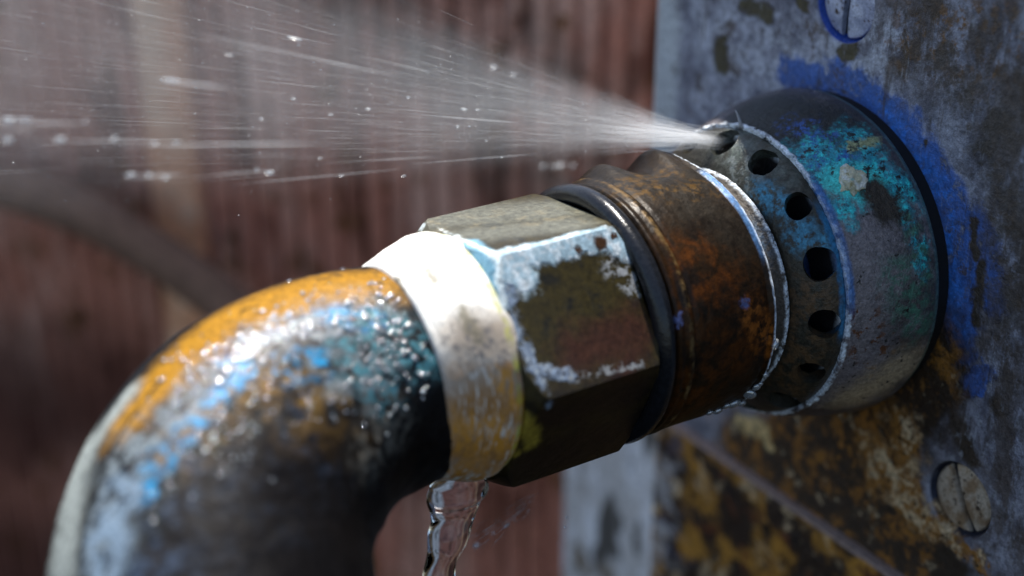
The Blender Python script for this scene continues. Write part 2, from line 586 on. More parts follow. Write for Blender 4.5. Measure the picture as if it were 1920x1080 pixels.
spike = link_mesh("scale_spike", VV, FF, valve); fix_normals(spike)

# ------------------------------------------------------------------ materials of the fitting
BROWN = (.045, .022, .010); OLIVE = (.075, .060, .030); BLACK = (.010, .009, .009)
TEAL = (.02, .22, .26); BLUE = (.03, .15, .42); PALE = (.50, .58, .62); GREEN = (.06, .19, .13)
OCHRE = (.42, .19, .03); RUST = (.16, .05, .012)

# flange
m = Mat("flange_patina", (.075, .065, .066), .36, .3, coat=.6, coat_rough=.12)
m.layer((.16, .145, .155), m.step(m.noise(.25, 5, .6, 1), .46, .64), .5, .25)
m.layer((.016, .020, .019), m.many(spots("flange", [(1430, 205, 1560, 240, 7.5), (1420, 230, 1480, 260, 4)]), soft=.6, warp=3), .3, .4)
m.layer((.19, .165, .17), m.many(spots("flange", [(1620, 440, 1630, 520, 6.5), (1620, 520, 1600, 690, 6)]), soft=.8, warp=4), .5, .25)
teal = m.many(spots("flange", [(1560, 320, 3.2), (1520, 290, 1650, 330, 4), (1600, 250, 1690, 380, 3), (1580, 390, 1600, 370, 2.8), (1690, 390, 1730, 500, 1.6)]), soft=.8, warp=5, wscale=.4)
m.layer((.02, .28, .36), m.mul(teal, m.step(m.noise(.5, 6, .65, 4), .30, .55)), .5, .05)
m.layer((.03, .58, .60), m.mul(teal, m.step(m.noise(.7, 6, .7, 5), .46, .60)), .6, 0)
m.layer((.025, .10, .36), m.mul(m.many(spots("flange", [(1500, 240, 1580, 280, 3.2), (1540, 300, 1500, 330, 1.8)]), soft=.9, warp=5, wscale=.5), m.step(m.noise(.8, 6, .7, 8), .47, .58)), .5, 0)
m.layer((.06, .62, .58), m.many(spots("flange", [(1580, 335, 1625, 345, 3.3)]), soft=.5, warp=2.2, wscale=.6), .6, 0)
m.layer((.30, .33, .17), m.many(spots("flange", [(1595, 275, 1640, 262, 1.1)]), soft=.6, warp=1.8, wscale=.8), .7, 0)
m.layer((.05, .15, .10), m.mul(m.many(spots("flange", [(1690, 520, 1720, 600, 4.0), (1700, 410, 1740, 520, 2)]), soft=.9, warp=4), m.step(m.noise(.6, 6, .65, 6), .38, .6)), .5, .05)
m.layer((.012, .014, .018), m.mul(teal, m.step(m.noise(.65, 7, .72, 44), .53, .60)), .45, .1)
m.layer((.035, .025, .015), m.many(spots("flange", [(1640, 365, 1665, 395, 3.0)]), soft=.5, warp=3, wscale=.5), .5, .2)
m.layer((.10, .035, .012), m.mul(m.many(spots("flange", [(1600, 590, 1660, 690, 5)]), soft=.8, warp=4), m.step(m.noise(.55, 5, .6, 12), .54, .62)), .6, 0)
m.layer((.46, .35, .22), m.many(spots("flange", [(1690, 690, 1600, 745, 5)]), soft=.9, warp=3), .35, .2)
m.layer((.014, .012, .010), m.mul(m.step(m.noise(.9, 3, .5, 14), .62, .68), m.step(m.noise(.3, 2, .5, 3), .45, .6)), .5, .1)
m.layer((.09, .22, .19), m.axial(.9, 1.0, 5, .35), .5, 0, amt=.5)
m.layer((.70, .76, .82), m.mul(m.axial(16.55, .55, 6, .25), m.step(m.noise(.5, 5, .6, 31), .36, .52)), .55, 0)
m.layer((.035, .14, .38), m.mul(m.axial(16.2, .9, 7, .35), m.many(spots("flange", [(1535, 360, 1590, 560, 3)]), soft=.9, warp=1.5)), .5, 0, amt=.9)
m.layer((.008, .008, .009), m.capsule((-16.4, 0, 0), (-16.4, 0, 0), 22.4, .06, 0), .5, 0)  # inner face painted black as the shade behind the vent holes
m.vary(1.6, .4, 2); m.vary(5, .25, 5)
m.bump((m.noise(.7, 6, .6, 7), 1.0), (m.noise(3.5, 4, .6, 8), .45), (teal, .5), dist=.0005, strength=.7)
setmat(flange, m.done())
g = Mat("shadow_gap_black", (.008, .008, .008), .6); setmat(shadow_gap, g.done())  # black stands for the shade in the gap
# crust
m = Mat("mineral_scale", (.62, .58, .40), .75)
m.layer((.75, .76, .68), m.step(m.noise(.9, 5, .6, 1), .45, .6)); m.layer((.35, .30, .14), m.step(m.noise(.7, 5, .6, 4), .56, .66))
m.layer((.10, .45, .42), m.step(m.noise(.35, 3, .6, 6), .6, .72)); m.vary(3, .2)
m.bump((m.noise(2.2, 6, .7, 2), 1), dist=.0005, strength=.9); setmat(crust, m.done()); 
m = Mat("grey_scale", (.30, .30, .31), .7); m.vary(3, .4); setmat(spike, m.done())
# vent ring
m = Mat("vent_ring_patina", (.040, .036, .026), .36, .3, coat=.3, coat_rough=.15)
m.layer((.075, .088, .075), m.mul(m.many(spots("vent", [(1390, 260, 1470, 310, 6)]), soft=.8, warp=2), m.step(m.noise(.5, 4, .5, 2), .3, .6)), .3, .3)
m.layer((.05, .22, .34), m.mul(m.many(spots("vent", [(1505, 440, 3.0), (1545, 455, 2.2), (1420, 360, 1470, 390, 2.2)]), soft=.9, warp=2.5, wscale=.6), m.step(m.noise(.8, 6, .65, 5), .38, .55)), .6, 0)
m.layer((.02, .14, .28), m.mul(m.axial(17.2, .9, 3, .5), m.many(spots("vent", [(1540, 420, 1580, 600, 3.5)]), soft=.8, warp=1.5)), .5, 0)
m.layer((.09, .05, .022), m.mul(m.many(spots("vent", [(1500, 640, 1520, 560, 5), (1480, 720, 1500, 660, 5)]), soft=.9, warp=3), m.step(m.noise(.6, 6, .6, 7), .4, .6)), .5, .1)
m.layer((.15, .17, .165), m.mul(m.many(spots("vent", [(1370, 265, 1400, 330, 3.0)]), soft=.9, warp=2), m.step(m.noise(.6, 5, .6, 9), .45, .62)), .4, 0)
m.vary(1.7, .45, 2)
m.bump((m.noise(.9, 6, .6, 7), 1.0), (m.noise(4, 4, .6, 8), .35), dist=.0004, strength=.7)
setmat(vent, m.done())
m = Mat("barrel_metal", (.030, .065, .16), .3, .1, coat=.4); m.vary(.6, .4); setmat(barrel, m.done())
# thread ring
m = Mat("thread_crust", (.07, .06, .05), .5, .3, coat=.3)
m.layer((.60, .66, .72), m.mul(m.axial(23.55, .55, 4, .3), m.step(m.noise(.7, 6, .65, 2), .36, .52)), .65, 0)
m.layer((.04, .18, .36), m.mul(m.many(spots("sleeve", [(1330, 320, 1430, 430, 6)]), soft=.9, warp=2), m.step(m.noise(.8, 5, .6, 9), .42, .58)), .5, 0, amt=.8)
m.vary(2.5, .45, 3); m.bump((m.noise(2.2, 6, .65, 7), 1.0), dist=.0004, strength=.8)
setmat(thread, m.done())
# sleeve
m = Mat("rusty_sleeve", (.014, .0075, .003), .42, .05, coat=.12, coat_rough=.2, spec=.12)
m.layer((.018, .014, .010), m.many(spots("sleeve", [(1150, 340, 1300, 340, 8), (1290, 380, 1390, 440, 5)]), soft=.8, warp=4), .4, .3)
m.layer((.060, .018, .0025), m.mul(m.many(spots("sleeve", [(1340, 580, 1400, 640, 8), (1310, 720, 1350, 780, 7), (1290, 480, 1320, 560, 5)]), soft=.9, warp=5), m.step(m.noise(.35, 6, .6, 3, dist=.6), .36, .62)), .45, .05)
m.layer((.06, .030, .004), m.mul(m.many(spots("sleeve", [(1150, 360, 1250, 320, 3.2), (1200, 360, 1330, 350, 2.4), (1160, 400, 2.2)]), soft=.9, warp=4, wscale=.5), m.step(m.noise(.6, 6, .65, 6), .46, .60)), .5, 0)
m.layer((.20, .06, .008), m.mul(m.many(spots("sleeve", [(1410, 590, 1440, 640, 3)]), soft=.8, warp=3, wscale=.5), m.step(m.noise(.7, 5, .6, 16), .4, .56)), .5, 0)
m.layer((.010, .007, .005), m.step(m.noise(.22, 5, .6, 11, stretch=(1, 1, .45)), .53, .66), .35, .2, amt=.85)
m.layer((.10, .12, .26), m.many(spots("sleeve", [(1397, 570, 1.0), (1275, 590, 1272, 610, .6)]), soft=.6, warp=1.6, wscale=.9), .4, 0)
m.layer((.60, .66, .74), m.mul(m.axial(27.45, .5, 4, .22), m.step(m.noise(.6, 6, .65, 2), .34, .5)), .6, 0)
m.layer((.08, .20, .42), m.mul(m.axial(27.9, .7, 5, .25), m.many(spots("sleeve", [(1340, 335, 1430, 450, 3)]), soft=.8, warp=1)), .5, 0, amt=.8)
m.layer((.12, .075, .03), m.mul(m.axial(43.6, .7, 8, .3), m.step(m.noise(.4, 4, .6, 5), .42, .6)), .4, .2)
m.vary(1.3, .45, 2); m.vary(4.5, .2, 3)
m.bump((m.noise(.35, 5, .55, 7), 1.2), (m.noise(2.5, 4, .55, 8), .18), dist=.0005, strength=.35)
setmat(sleeve, m.done())
m = Mat("dark_seal", (.012, .013, .016), .26, .15, coat=.5, coat_rough=.12); m.vary(1.2, .4)
m.bump((m.noise(1.5, 4, .6, 2), 1), dist=.0002, strength=.4); setmat(seal, m.done())
# nut
m = Mat("nut_bronze", (.036, .027, .007), .36, .15, coat=.15, coat_rough=.2, spec=.3)
m.layer((.012, .012, .010), m.step(m.noise(.22, 5, .6, 63), .52, .66), .3, .2, amt=.8)
m.layer((.055, .022, .012), m.mul(m.many(spots("nut", [(1080, 660, 1190, 620, 4), (1170, 700, 1190, 660, 3)]), soft=.9, warp=3)), .4, .4)
m.layer((.125, .125, .098), m.many(spots("nut", [(830, 410, 1080, 390, 6), (880, 440, 1080, 420, 4)]), soft=.7, warp=2.5), .42, .35)
m.layer((.30, .24, .13), m.mul(m.many(spots("nut", [(820, 405, 1100, 400, 5)]), soft=.9, warp=2), m.step(m.noise(.3, 6, .6, 21), .5, .66)), .5, .2, amt=.3)
m.layer((.022, .014, .011), m.many(spots("nut", [(1040, 780, 1180, 740, 6), (1020, 860, 1160, 810, 8)]), soft=.8, warp=3), .35, .35)
edge = m.many(spots("nut", [(938, 486, 1000, 470, 2.5), (1000, 472, 1080, 452, 2.2), (1080, 450, 1130, 448, 2.2), (1135, 440, 1170, 470, 1.8), (950, 500, 985, 525, 2.4)]), soft=.35, warp=1.8, wscale=.55)
m.layer((.26, .37, .44), edge, .6, 0)
m.layer((.50, .56, .60), m.mul(edge, m.step(m.noise(.6, 6, .65, 5), .46, .60)), .65, 0)
m.layer((.13, .28, .38), m.many(spots("nut", [(900, 480, 935, 560, 2.0), (880, 455, 925, 500, 1.6)]), soft=.5, warp=1.5, wscale=.6), .5, 0)
m.layer((.55, .62, .64), m.mul(m.many(spots("nut", [(790, 425, 930, 480, .8), (935, 490, 942, 580, .7)]), soft=.5, warp=1.0, wscale=.9)), .6, 0, amt=.85)
low = m.many(spots("nut", [(965, 600, 1000, 690, 1.0), (1000, 690, 1070, 705, 1.0), (1010, 700, 1030, 760, .8), (955, 540, 965, 620, .9)]), soft=.6, warp=1.6, wscale=.7)
m.layer((.17, .22, .30), m.mul(low, m.step(m.noise(.7, 6, .65, 9), .33, .52)), .55, 0)
m.layer((.26, .30, .34), m.mul(low, m.step(m.noise(1.0, 6, .65, 19), .52, .62)), .6, 0)
m.layer((.20, .21, .22), m.mul(m.many(spots("nut", [(1070, 708, 1200, 682, .7), (1200, 520, 1236, 640, .8), (1150, 500, 1190, 530, 2.4)]), soft=.5, warp=1.0, wscale=.9), m.step(m.noise(.9, 6, .65, 29), .44, .58)), .6, 0)
m.layer((.05, .022, .008), m.many(spots("nut", [(1125, 455, 1.3), (1085, 468, .7), (1150, 442, .7)]), soft=.4, warp=1.1, wscale=.9), .4, .2)
m.layer((.35, .26, .03), m.many(spots("nut", [(985, 790, 1000, 830, 1.6), (970, 850, 1.2)]), soft=.7, warp=1.5), .6, 0, amt=.7)
m.vary(1.1, .4, 2); m.vary(4, .2, 6)
m.bump((m.noise(.4, 4, .5, 7), .6), (m.noise(2.6, 4, .6, 8), .2), (edge, .7), (low, .4), dist=.0005, strength=.5)
setmat(nut, m.done())
# band
m = Mat("sealing_tape", (.80, .79, .74), .5)
m.layer((.40, .33, .26), m.many(spots("band", [(880, 640, 940, 640, 5), (870, 700, 960, 700, 5)]), soft=.8, warp=2.5), .5)
m.layer((.34, .17, .06), m.many(spots("band", [(880, 770, 960, 770, 5.5), (880, 840, 960, 850, 7)]), soft=.8, warp=3), .45)
m.layer((.58, .26, .04), m.mul(m.many(spots("band", [(870, 820, 960, 820, 5), (860, 890, 940, 880, 6), (940, 700, 970, 760, 2)]), soft=.9, warp=3), m.step(m.noise(.5, 6, .6, 3, stretch=(2.2, .7, .7)), .38, .56)), .45)
m.layer((.66, .60, .52), m.mul(m.many(spots("band", [(890, 720, 960, 850, 4)]), soft=.9, warp=2), m.step(m.noise(.9, 6, .6, 13, stretch=(2.5, .5, .5)), .52, .62)), .45)
m.layer((.16, .14, .09), m.many(spots("band", [(742, 525, 755, 545, .8), (800, 505, 815, 525, .9), (865, 580, 880, 620, .9), (880, 600, 900, 640, .9)]), soft=.9, warp=1.4, wscale=.7), .5, amt=.8)
m.layer((.14, .13, .13), m.mul(m.many(spots("band", [(860, 640, 930, 660, 3), (890, 600, 910, 640, 2)]), soft=.9, warp=2), m.step(m.noise(.8, 6, .6, 23), .5, .6)), .5, amt=.8)
m.layer((.45, .47, .04), m.mul(m.axial(72.3, .9, 9, .5), m.step(m.noise(.45, 4, .6, 3), .38, .58)), .5, amt=.65)
m.vary(2.0, .12, 2)
m.bump((m.noise(.8, 5, .6, 7, stretch=(2.5, .6, .6)), 1.0), (m.noise(3, 4, .6, 8), .3), dist=.0005, strength=.5)
setmat(band, m.done())
# elbow
m = Mat("elbow_patina", (.0045, .0045, .0055), .5, .0, coat=.0, coat_rough=.12, spec=.10)
m.layer((.013, .012, .013), m.step(m.noise(.22, 6, .62, 2), .48, .68), .5, .0)
m.layer((.03, .045, .075), m.mul(m.many(spots("elbow", [(330, 900, 300, 1060, 7), (560, 860, 420, 960, 8)]), soft=.9, warp=5), m.step(m.noise(.45, 6, .65, 61), .46, .60)), .5, 0)
top = m.many(spots("elbow", [(690, 526, 560, 548, 5.6), (540, 553, 400, 615, 6.0), (390, 630, 300, 712, 5.4), (290, 722, 240, 788, 4.2)]), soft=.8, warp=3.5)
top = m.mul(top, m.step(m.noise(.5, 7, .68, 91), .34, .42))
m.layer((.29, .14, .008), top, .5, 0)
m.layer((.13, .075, .018), m.mul(m.many(spots("elbow", [(500, 720, 620, 780, 6.5), (420, 760, 330, 840, 4)]), soft=.9, warp=5), m.step(m.noise(.4, 6, .65, 3), .40, .58)), .5, 0)
m.layer((.15, .18, .20), m.mul(m.many(spots("elbow", [(480, 640, 700, 590, 3.5), (400, 700, 330, 780, 4), (640, 700, 700, 690, 5), (250, 850, 190, 1000, 6)]), soft=.9, warp=4), m.step(m.noise(.5, 6, .65, 8), .40, .60)), .5, 0)
bl = m.many(spots("elbow", [(540, 690, 590, 680, 2.6), (460, 700, 390, 770, 1.8), (380, 780, 300, 870, 1.8), (620, 590, 700, 600, 2.2), (430, 680, 470, 690, 2), (300, 850, 270, 930, 1.4)]), soft=.7, warp=2.5, wscale=.5)
m.layer((.008, .19, .40), m.mul(bl, m.step(m.noise(.5, 7, .68, 6), .44, .56)), .5, 0)
m.layer((.05, .16, .20), m.mul(m.many(spots("elbow", [(700, 610, 790, 670, 4.5), (650, 660, 720, 740, 3.5)]), soft=.8, warp=3, wscale=.5), m.step(m.noise(.75, 6, .65, 5), .45, .56)), .55, 0)
m.layer((.26, .29, .28), m.many(spots("elbow", [(164, 850, 134, 940, 4.4), (235, 745, 178, 830, 3.2), (131, 960, 116, 1060, 4.4)]), soft=.75, warp=1.2), .55, 0, amt=.9)  # sky-lit far edge of the bend painted pale
m.layer((.01, .01, .01), m.many(spots("elbow", [(300, 715, 215, 830, .45), (215, 830, 165, 950, .55), (165, 950, 150, 1070, .7)]), soft=.5, warp=1.0, wscale=.8), .5, 0)
m.layer((.15, .21, .28), m.mul(m.many(spots("elbow", [(225, 930, 190, 1070, 3.6)]), soft=.7, warp=2.5), m.step(m.noise(.5, 6, .65, 48), .36, .55)), .5, 0)
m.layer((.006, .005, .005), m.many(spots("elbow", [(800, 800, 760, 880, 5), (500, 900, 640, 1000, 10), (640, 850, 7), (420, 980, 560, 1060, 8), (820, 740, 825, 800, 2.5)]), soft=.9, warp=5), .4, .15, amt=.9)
m.layer((.13, .12, .10), m.mul(m.many(spots("elbow", [(690, 850, 740, 800, 4)]), soft=.9, warp=2), m.step(m.noise(.7, 5, .6, 33), .4, .6)), .5, 0, amt=.7)
m.vary(1.2, .45, 2); m.vary(4, .25, 6)
m.bump((m.noise(.6, 6, .62, 7), 1.0), (m.noise(2.4, 5, .6, 8), .3), (bl, .4), dist=.0005, strength=.6)
wet = m.many(spots("elbow", [(690, 560, 480, 640, 5), (480, 640, 330, 760, 5), (760, 620, 700, 700, 4)]), soft=.8, warp=3)
m.L(m.math('MULTIPLY', wet, .5), m.b.inputs["Coat Weight"])
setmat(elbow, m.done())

# ------------------------------------------------------------------ plate materials
m = Mat("plate_paint", (.34, .345, .41), .40, 0, coat=.6, coat_rough=.2)
m.layer((.16, .16, .20), m.step(m.noise(.12, 6, .65, 1), .44, .62), .5)
m.layer((.66, .68, .68), m.mul(m.many(spots("panel", [(1240, 40, 1230, 300, 6)]), soft=.5, warp=1.8, wscale=.35)), .55)  # left margin painted paler, standing for the skylight on it
m.layer((.60, .62, .70), m.mul(m.many(spots("panel", [(1330, 60, 1480, 130, 8), (1560, 110, 1660, 90, 6), (1320, 200, 1380, 190, 6)]), soft=.9, warp=5), m.step(m.noise(.3, 6, .6, 4), .38, .58)), .45)
blue = m.many(spots("panel", [(1480, 140, 1580, 150, 3.2), (1580, 150, 1690, 240, 4.2), (1690, 240, 1770, 360, 4.6), (1770, 360, 1810, 500, 4.6), (1800, 500, 1800, 640, 4.2), (1830, 420, 1870, 560, 3.4), (1820, 720, 1850, 700, 2.2)]), soft=.35, warp=3.5)
blue = m.mul(blue, m.step(m.noise(.35, 7, .7, 41), .34, .46))
m.layer((.035, .13, .46), blue, .35, amt=.9)
m.layer((.04, .22, .75), m.mul(m.many(spots("panel", [(1660, 220, 1760, 370, 3.2), (1770, 400, 1800, 620, 2.8)]), soft=.9, warp=2.5), m.step(m.noise(.45, 6, .65, 8), .35, .6)), .4)
brown_n = m.step(m.noise(.13, 7, .66, 9), .47, .58)
br = m.layer((.085, .055, .030), m.mul(m.many(spots("panel", [(1700, 60, 1900, 60, 9), (1800, 120, 1900, 180, 8), (1860, 200, 1840, 300, 4.5), (1900, 420, 1915, 600, 5), (1700, 110, 1760, 100, 4)]), soft=.9, warp=6, wscale=.25), brown_n), .6)
m.layer((.22, .11, .035), m.mul(m.many(spots("panel", [(1720, 60, 1880, 70, 8), (1850, 120, 6)]), soft=.9, warp=6, wscale=.25), m.step(m.noise(.45, 6, .7, 19), .50, .60)), .6)
ol = m.layer((.10, .082, .040), m.many(spots("panel", [(1350, 95, 1355, 120, 2.3), (1395, 10, 1440, 25, 1.8), (1500, 0, 1510, 15, 1.2), (1580, 100, 1600, 95, 1.6), (1360, 75, 1350, 85, .8)]), soft=.35, warp=1.8, wscale=.35), .65)
ch = m.layer((.05, .035, .022), m.many(spots("panel", [(1735, 262, .9), (1825, 410, 1830, 480, 1.1), (1840, 500, 1830, 600, 1.3), (1870, 230, 1840, 290, 2.5), (1800, 800, 1820, 860, 2.4), (1870, 760, 2)]), soft=.5, warp=1.8, wscale=.35), .6)
m.layer((.10, .065, .035), m.mul(m.step(m.noise(.22, 7, .7, 15), .54, .62), m.step(m.noise(.06, 3, .5, 25), .44, .58)), .6, amt=.8)
m.layer((.10, .085, .075), m.mul(m.many(spots("panel", [(1890, 340, 1900, 700, 6), (1760, 140, 1880, 240, 6)]), soft=.9, warp=5), m.step(m.noise(.3, 7, .7, 35), .42, .56)), .55, amt=.85)
m.layer((.40, .42, .46), m.mul(m.many(spots("panel", [(1740, 830, 1900, 800, 9), (1880, 960, 8), (1760, 760, 5)]), soft=.9, warp=5), m.step(m.noise(.5, 7, .7, 17), .52, .62)), .55, amt=.7)
sepx = m.N.new("ShaderNodeSeparateXYZ"); m.L(m.P, sepx.inputs[0])
deep = m.step(sepx.outputs[0], PX + .35, PX + .6)
m.layer((.03, .085, .42), m.mul(deep, m.capsule((PX, sc_a[1], sc_a[2]), (PX, sc_a[1], sc_a[2]), 9, .1, 0)), .25)
m.layer((.022, .028, .055), m.mul(deep, m.capsule((PX, sc_b[1], sc_b[2]), (PX, sc_b[1], sc_b[2]), 9, .1, 0)), .3)
m.layer((.10, .095, .12), m.mul(m.step(m.noise(.35, 8, .75, 51), .50, .60), m.step(m.noise(.08, 3, .5, 52), .40, .56)), .55, amt=.6)
m.layer((.075, .052, .034), m.mul(m.step(m.noise(.45, 6, .65, 71, stretch=(1, 1, .12)), .54, .66), m.step(m.noise(.09, 3, .5, 72), .40, .6)), .5, amt=.75)
m.layer((.50, .52, .56), m.mul(m.step(m.noise(.8, 6, .65, 74, stretch=(1, 1, .2)), .58, .70), m.step(m.noise(.07, 3, .5, 75), .42, .6)), .4, amt=.6)
m.layer((.085, .062, .045), m.mul(m.many(spots("panel", [(1900, 200, 1905, 520, 7), (1870, 640, 1900, 1000, 9), (1700, 70, 1900, 110, 9), (1790, 700, 1800, 800, 5)]), soft=.95, warp=6, wscale=.25), m.step(m.noise(.28, 7, .68, 87, stretch=(1, 1, .4)), .42, .56)), .5, amt=.85)
# rust runs below the flange
m.layer((.030, .018, .008), m.many(spots("panel", [(1280, 810, 1560, 830, 12), (1330, 840, 1600, 960, 9), (1500, 860, 1640, 980, 11), (1600, 900, 1780, 1070, 7)]), soft=.5, warp=6, wscale=.25), .45)
low_r = m.many(spots("panel", [(1290, 822, 1420, 880, 9), (1400, 850, 1560, 960, 9), (1560, 930, 1700, 1040, 7)]), soft=.5, warp=3.5)
m.layer((.040, .022, .009), low_r, .4)
m.layer((.30, .125, .018), m.mul(low_r, m.step(m.noise(.28, 7, .66, 81), .48, .60)), .45)
m.layer((.60, .46, .28), m.mul(low_r, m.step(m.noise(.22, 7, .66, 83), .58, .68)), .5)
och = m.many(spots("panel", [(1690, 800, 1700, 850, 4.0), (1655, 860, 1700, 920, 4.0), (1680, 930, 1750, 985, 3.2), (1750, 985, 1840, 1055, 2.0), (1620, 830, 1640, 910, 2.4)]), soft=.6, warp=5)
m.layer((.34, .15, .025), och, .5)
m.layer((.72, .54, .32), m.mul(och, m.step(m.noise(.33, 7, .7, 5), .46, .60)), .65)
m.layer((.045, .022, .008), m.mul(och, m.step(m.noise(.6, 7, .7, 45), .54, .62)), .5)
m.layer((.85, .62, .28), m.mul(m.many(spots("panel", [(1390, 790, 1430, 810, 2.2), (1440, 830, 2.0)]), soft=.7, warp=2.5), m.step(m.noise(.5, 5, .6, 11), .4, .55)), .5)
m.layer((.40, .17, .02), m.mul(m.many(spots("panel", [(1350, 830, 1600, 860, 9), (1450, 800, 1700, 960, 6)]), soft=.9, warp=5), m.step(m.noise(.4, 6, .65, 14), .54, .64)), .5, amt=.8)
m.layer((.66, .69, .70), m.many(spots("panel", [(1240, 10, 1230, 320, 5.5)]), soft=.7, warp=1.8), .5, amt=.75)  # skylit left margin again, painted over the stains
m.vary(.9, .35, 2); m.vary(4, .22, 3)
m.bump((m.noise(.5, 7, .62, 7), 1.1), (m.noise(2.8, 5, .65, 8), .5), (och, .35), (blue, .35), (ol, -.8), dist=.0008, strength=.85)
setmat(panel, m.done())
def screw_mat(name, c, base, light):
    m = Mat(name, base, .30, .15, coat=.6, coat_rough=.12)
    m.layer(light, m.step(m.noise(.30, 5, .6, 2), .40, .58), .4, .1)
    m.layer((.07, .045, .03), m.step(m.noise(.7, 6, .65, 5), .57, .64), .5, .1)
    sep = m.N.new("ShaderNodeSeparateXYZ"); m.L(m.P, sep.inputs[0])
    m.layer((.02, .022, .035), m.step(sep.outputs[0], PX + 1.9, PX + 2.1), .4, .1)
    m.vary(2.5, .3, 4)
    m.bump((m.noise(1.0, 5, .6, 7), 1), dist=.0003, strength=.4)
    return m.done()
setmat(screw_a, screw_mat("wet_blue_screw", sc_a, (.34, .37, .50), (.55, .58, .70)))
setmat(screw_b, screw_mat("worn_screw", sc_b, (.34, .23, .14), (.55, .46, .36)))

# ================================================================== LOWER COVER AND POST
cover = empty("rusty_cover", (-.4, -20, -150), "rust-eaten lower cover sheet below the plate, ochre flakes", "metal cover")
V, F = box_mesh(.4, 8, -96, 42.0, -150, -53.05)
bm = bmesh.new(); vs = [bm.verts.new(v) for v in V]
for f in F: bm.faces.new([vs[i] for i in f])
bmesh.ops.recalc_face_normals(bm, faces=bm.faces)
bmesh.ops.bevel(bm, geom=[e for e in bm.edges], offset=.5, segments=3, affect='EDGES', profile=.5)
bmesh.ops.subdivide_edges(bm, edges=[e for e in bm.edges if e.calc_length() > 20], cuts=12, use_grid_fill=True)
VV = [tuple(v.co) for v in bm.verts]; bm.verts.index_update(); FF = [tuple(v.index for v in f.verts) for f in bm.faces]; bm.free()
cov = link_mesh("sheet", VV, FF, cover); fix_normals(cov); sharp_by_angle(cov, 40)
m = Mat("rusty_sheet", (.030, .017, .010), .55, 0, coat=.2)
m.layer((.42, .20, .03), m.step(m.noise(.10, 6, .62, 3), .46, .58), .6)
m.layer((.66, .48, .28), m.mul(m.step(m.noise(.14, 6, .65, 6), .54, .64), m.step(m.noise(.05, 2, .5, 8), .4, .6)), .65)
m.layer((.13, .04, .015), m.step(m.noise(.17, 5, .6, 11), .58, .68), .6)
m.layer((.035, .045, .085), m.step(m.noise(.12, 5, .6, 13, stretch=(1, .6, 1.4)), .57, .66), .5)
m.layer((.42, .40, .40), m.mul(m.capsule((.4, 41, -60), (.4, 36, -110), 7, .9, 5), m.step(m.noise(.22, 6, .65, 16), .46, .58)), .6)
m.layer((.010, .007, .006), m.step(m.noise(.20, 4, .6, 18), .60, .68), .6)
sep = m.N.new("ShaderNodeSeparateXYZ"); m.L(m.warp(.4, .5, 2), sep.inputs[0])
m.layer((.34, .24, .20), m.step(sep.outputs[2], -53.9, -53.4), .5)  # highlight along the top edge painted into the colour
m.vary(1.0, .4); m.bump((m.noise(.25, 6, .62, 7), 1.5), (m.noise(1.5, 5, .6, 8), .4), dist=.0012, strength=.8)
setmat(cov, m.done())

post = empty("stone_post", (25, 66, -240), "pale grey weathered post behind the nut, left of the rusty cover", "post")
V, F = box_mesh(9, 45, 43.5, 90, -240, -42)
bm = bmesh.new(); vs = [bm.verts.new(v) for v in V]
for f in F: bm.faces.new([vs[i] for i in f])
bmesh.ops.recalc_face_normals(bm, faces=bm.faces)
bmesh.ops.bevel(bm, geom=[e for e in bm.edges], offset=4, segments=4, affect='EDGES', profile=.5)
bm.verts.index_update(); VV = [tuple(v.co) for v in bm.verts]; FF = [tuple(v.index for v in f.verts) for f in bm.faces]; bm.free()
pst = link_mesh("shaft", VV, FF, post); fix_normals(pst); sharp_by_angle(pst, 40)
m = Mat("weathered_plaster", (.60, .57, .55), .8)
m.layer((.85, .84, .86), m.step(m.noise(.07, 5, .6, 2, stretch=(1, 1, .5)), .45, .6)); m.layer((.10, .09, .08), m.step(m.noise(.10, 6, .6, 5, stretch=(1, 1, .45)), .54, .64))
m.layer((.20, .15, .10), m.step(m.noise(.06, 5, .6, 8), .58, .68))
m.vary(.8, .3); m.bump((m.noise(.4, 6, .6, 3), 1), dist=.001, strength=.6); setmat(pst, m.done())

# ================================================================== SLATTED WALL BEHIND
A_ = at_depth(1200, 540, 398); B_ = at_depth(0, 540, 452)
wd = np.array([B_[0] - A_[0], B_[1] - A_[1], 0]); wlen = np.linalg.norm(wd); wd /= wlen
wn = np.array([wd[1], -wd[0], 0]);
if wn @ (CAM - A_) < 0: wn = -wn
W0 = np.array([A_[0], A_[1], 0]) - wd * 34
ZB, ZT = -300, 62
wall = empty("slatted_wall", tuple(W0 + np.array([0, 0, ZB])), "red-brown wall of narrow upright slats, blurred behind the spray", "wall")
def wpt(u, h, z): return W0 + wd * u + wn * h + np.array([0, 0, z])
WL = wlen + 34 + 110
V = [wpt(u, h, z) for u in (-4, WL) for h in (-8, 0) for z in (ZB, ZT)]
F = [(0, 1, 3, 2), (4, 6, 7, 5), (0, 4, 5, 1), (2, 3, 7, 6), (0, 2, 6, 4), (1, 5, 7, 3)]
back = link_mesh("backing_board", V, F, wall, smooth=False); fix_normals(back)
m = Mat("dark_board", (.13, .05, .035), .8); m.vary(.2, .4); setmat(back, m.done())
m = Mat("red_slat_wood", (.52, .21, .14), .6)
m.layer((.64, .36, .27), m.step(m.noise(.05, 5, .6, 3, stretch=(1, 1, .25)), .46, .62))
m.layer((.19, .065, .04), m.step(m.noise(.06, 5, .6, 7, stretch=(1, 1, .4)), .52, .64))
m.layer((.17, .17, .14), m.mul(m.capsule(at_depth(700, 20, 390), at_depth(1040, 230, 385), 24, .9, 14, .05), m.step(m.noise(.05, 4, .6, 12), .36, .55)), amt=.75)  # mist-lit zone above the spray, painted grey-green into the slats
m.layer((.19, .075, .025), m.step(m.noise(.09, 5, .6, 17), .56, .66))
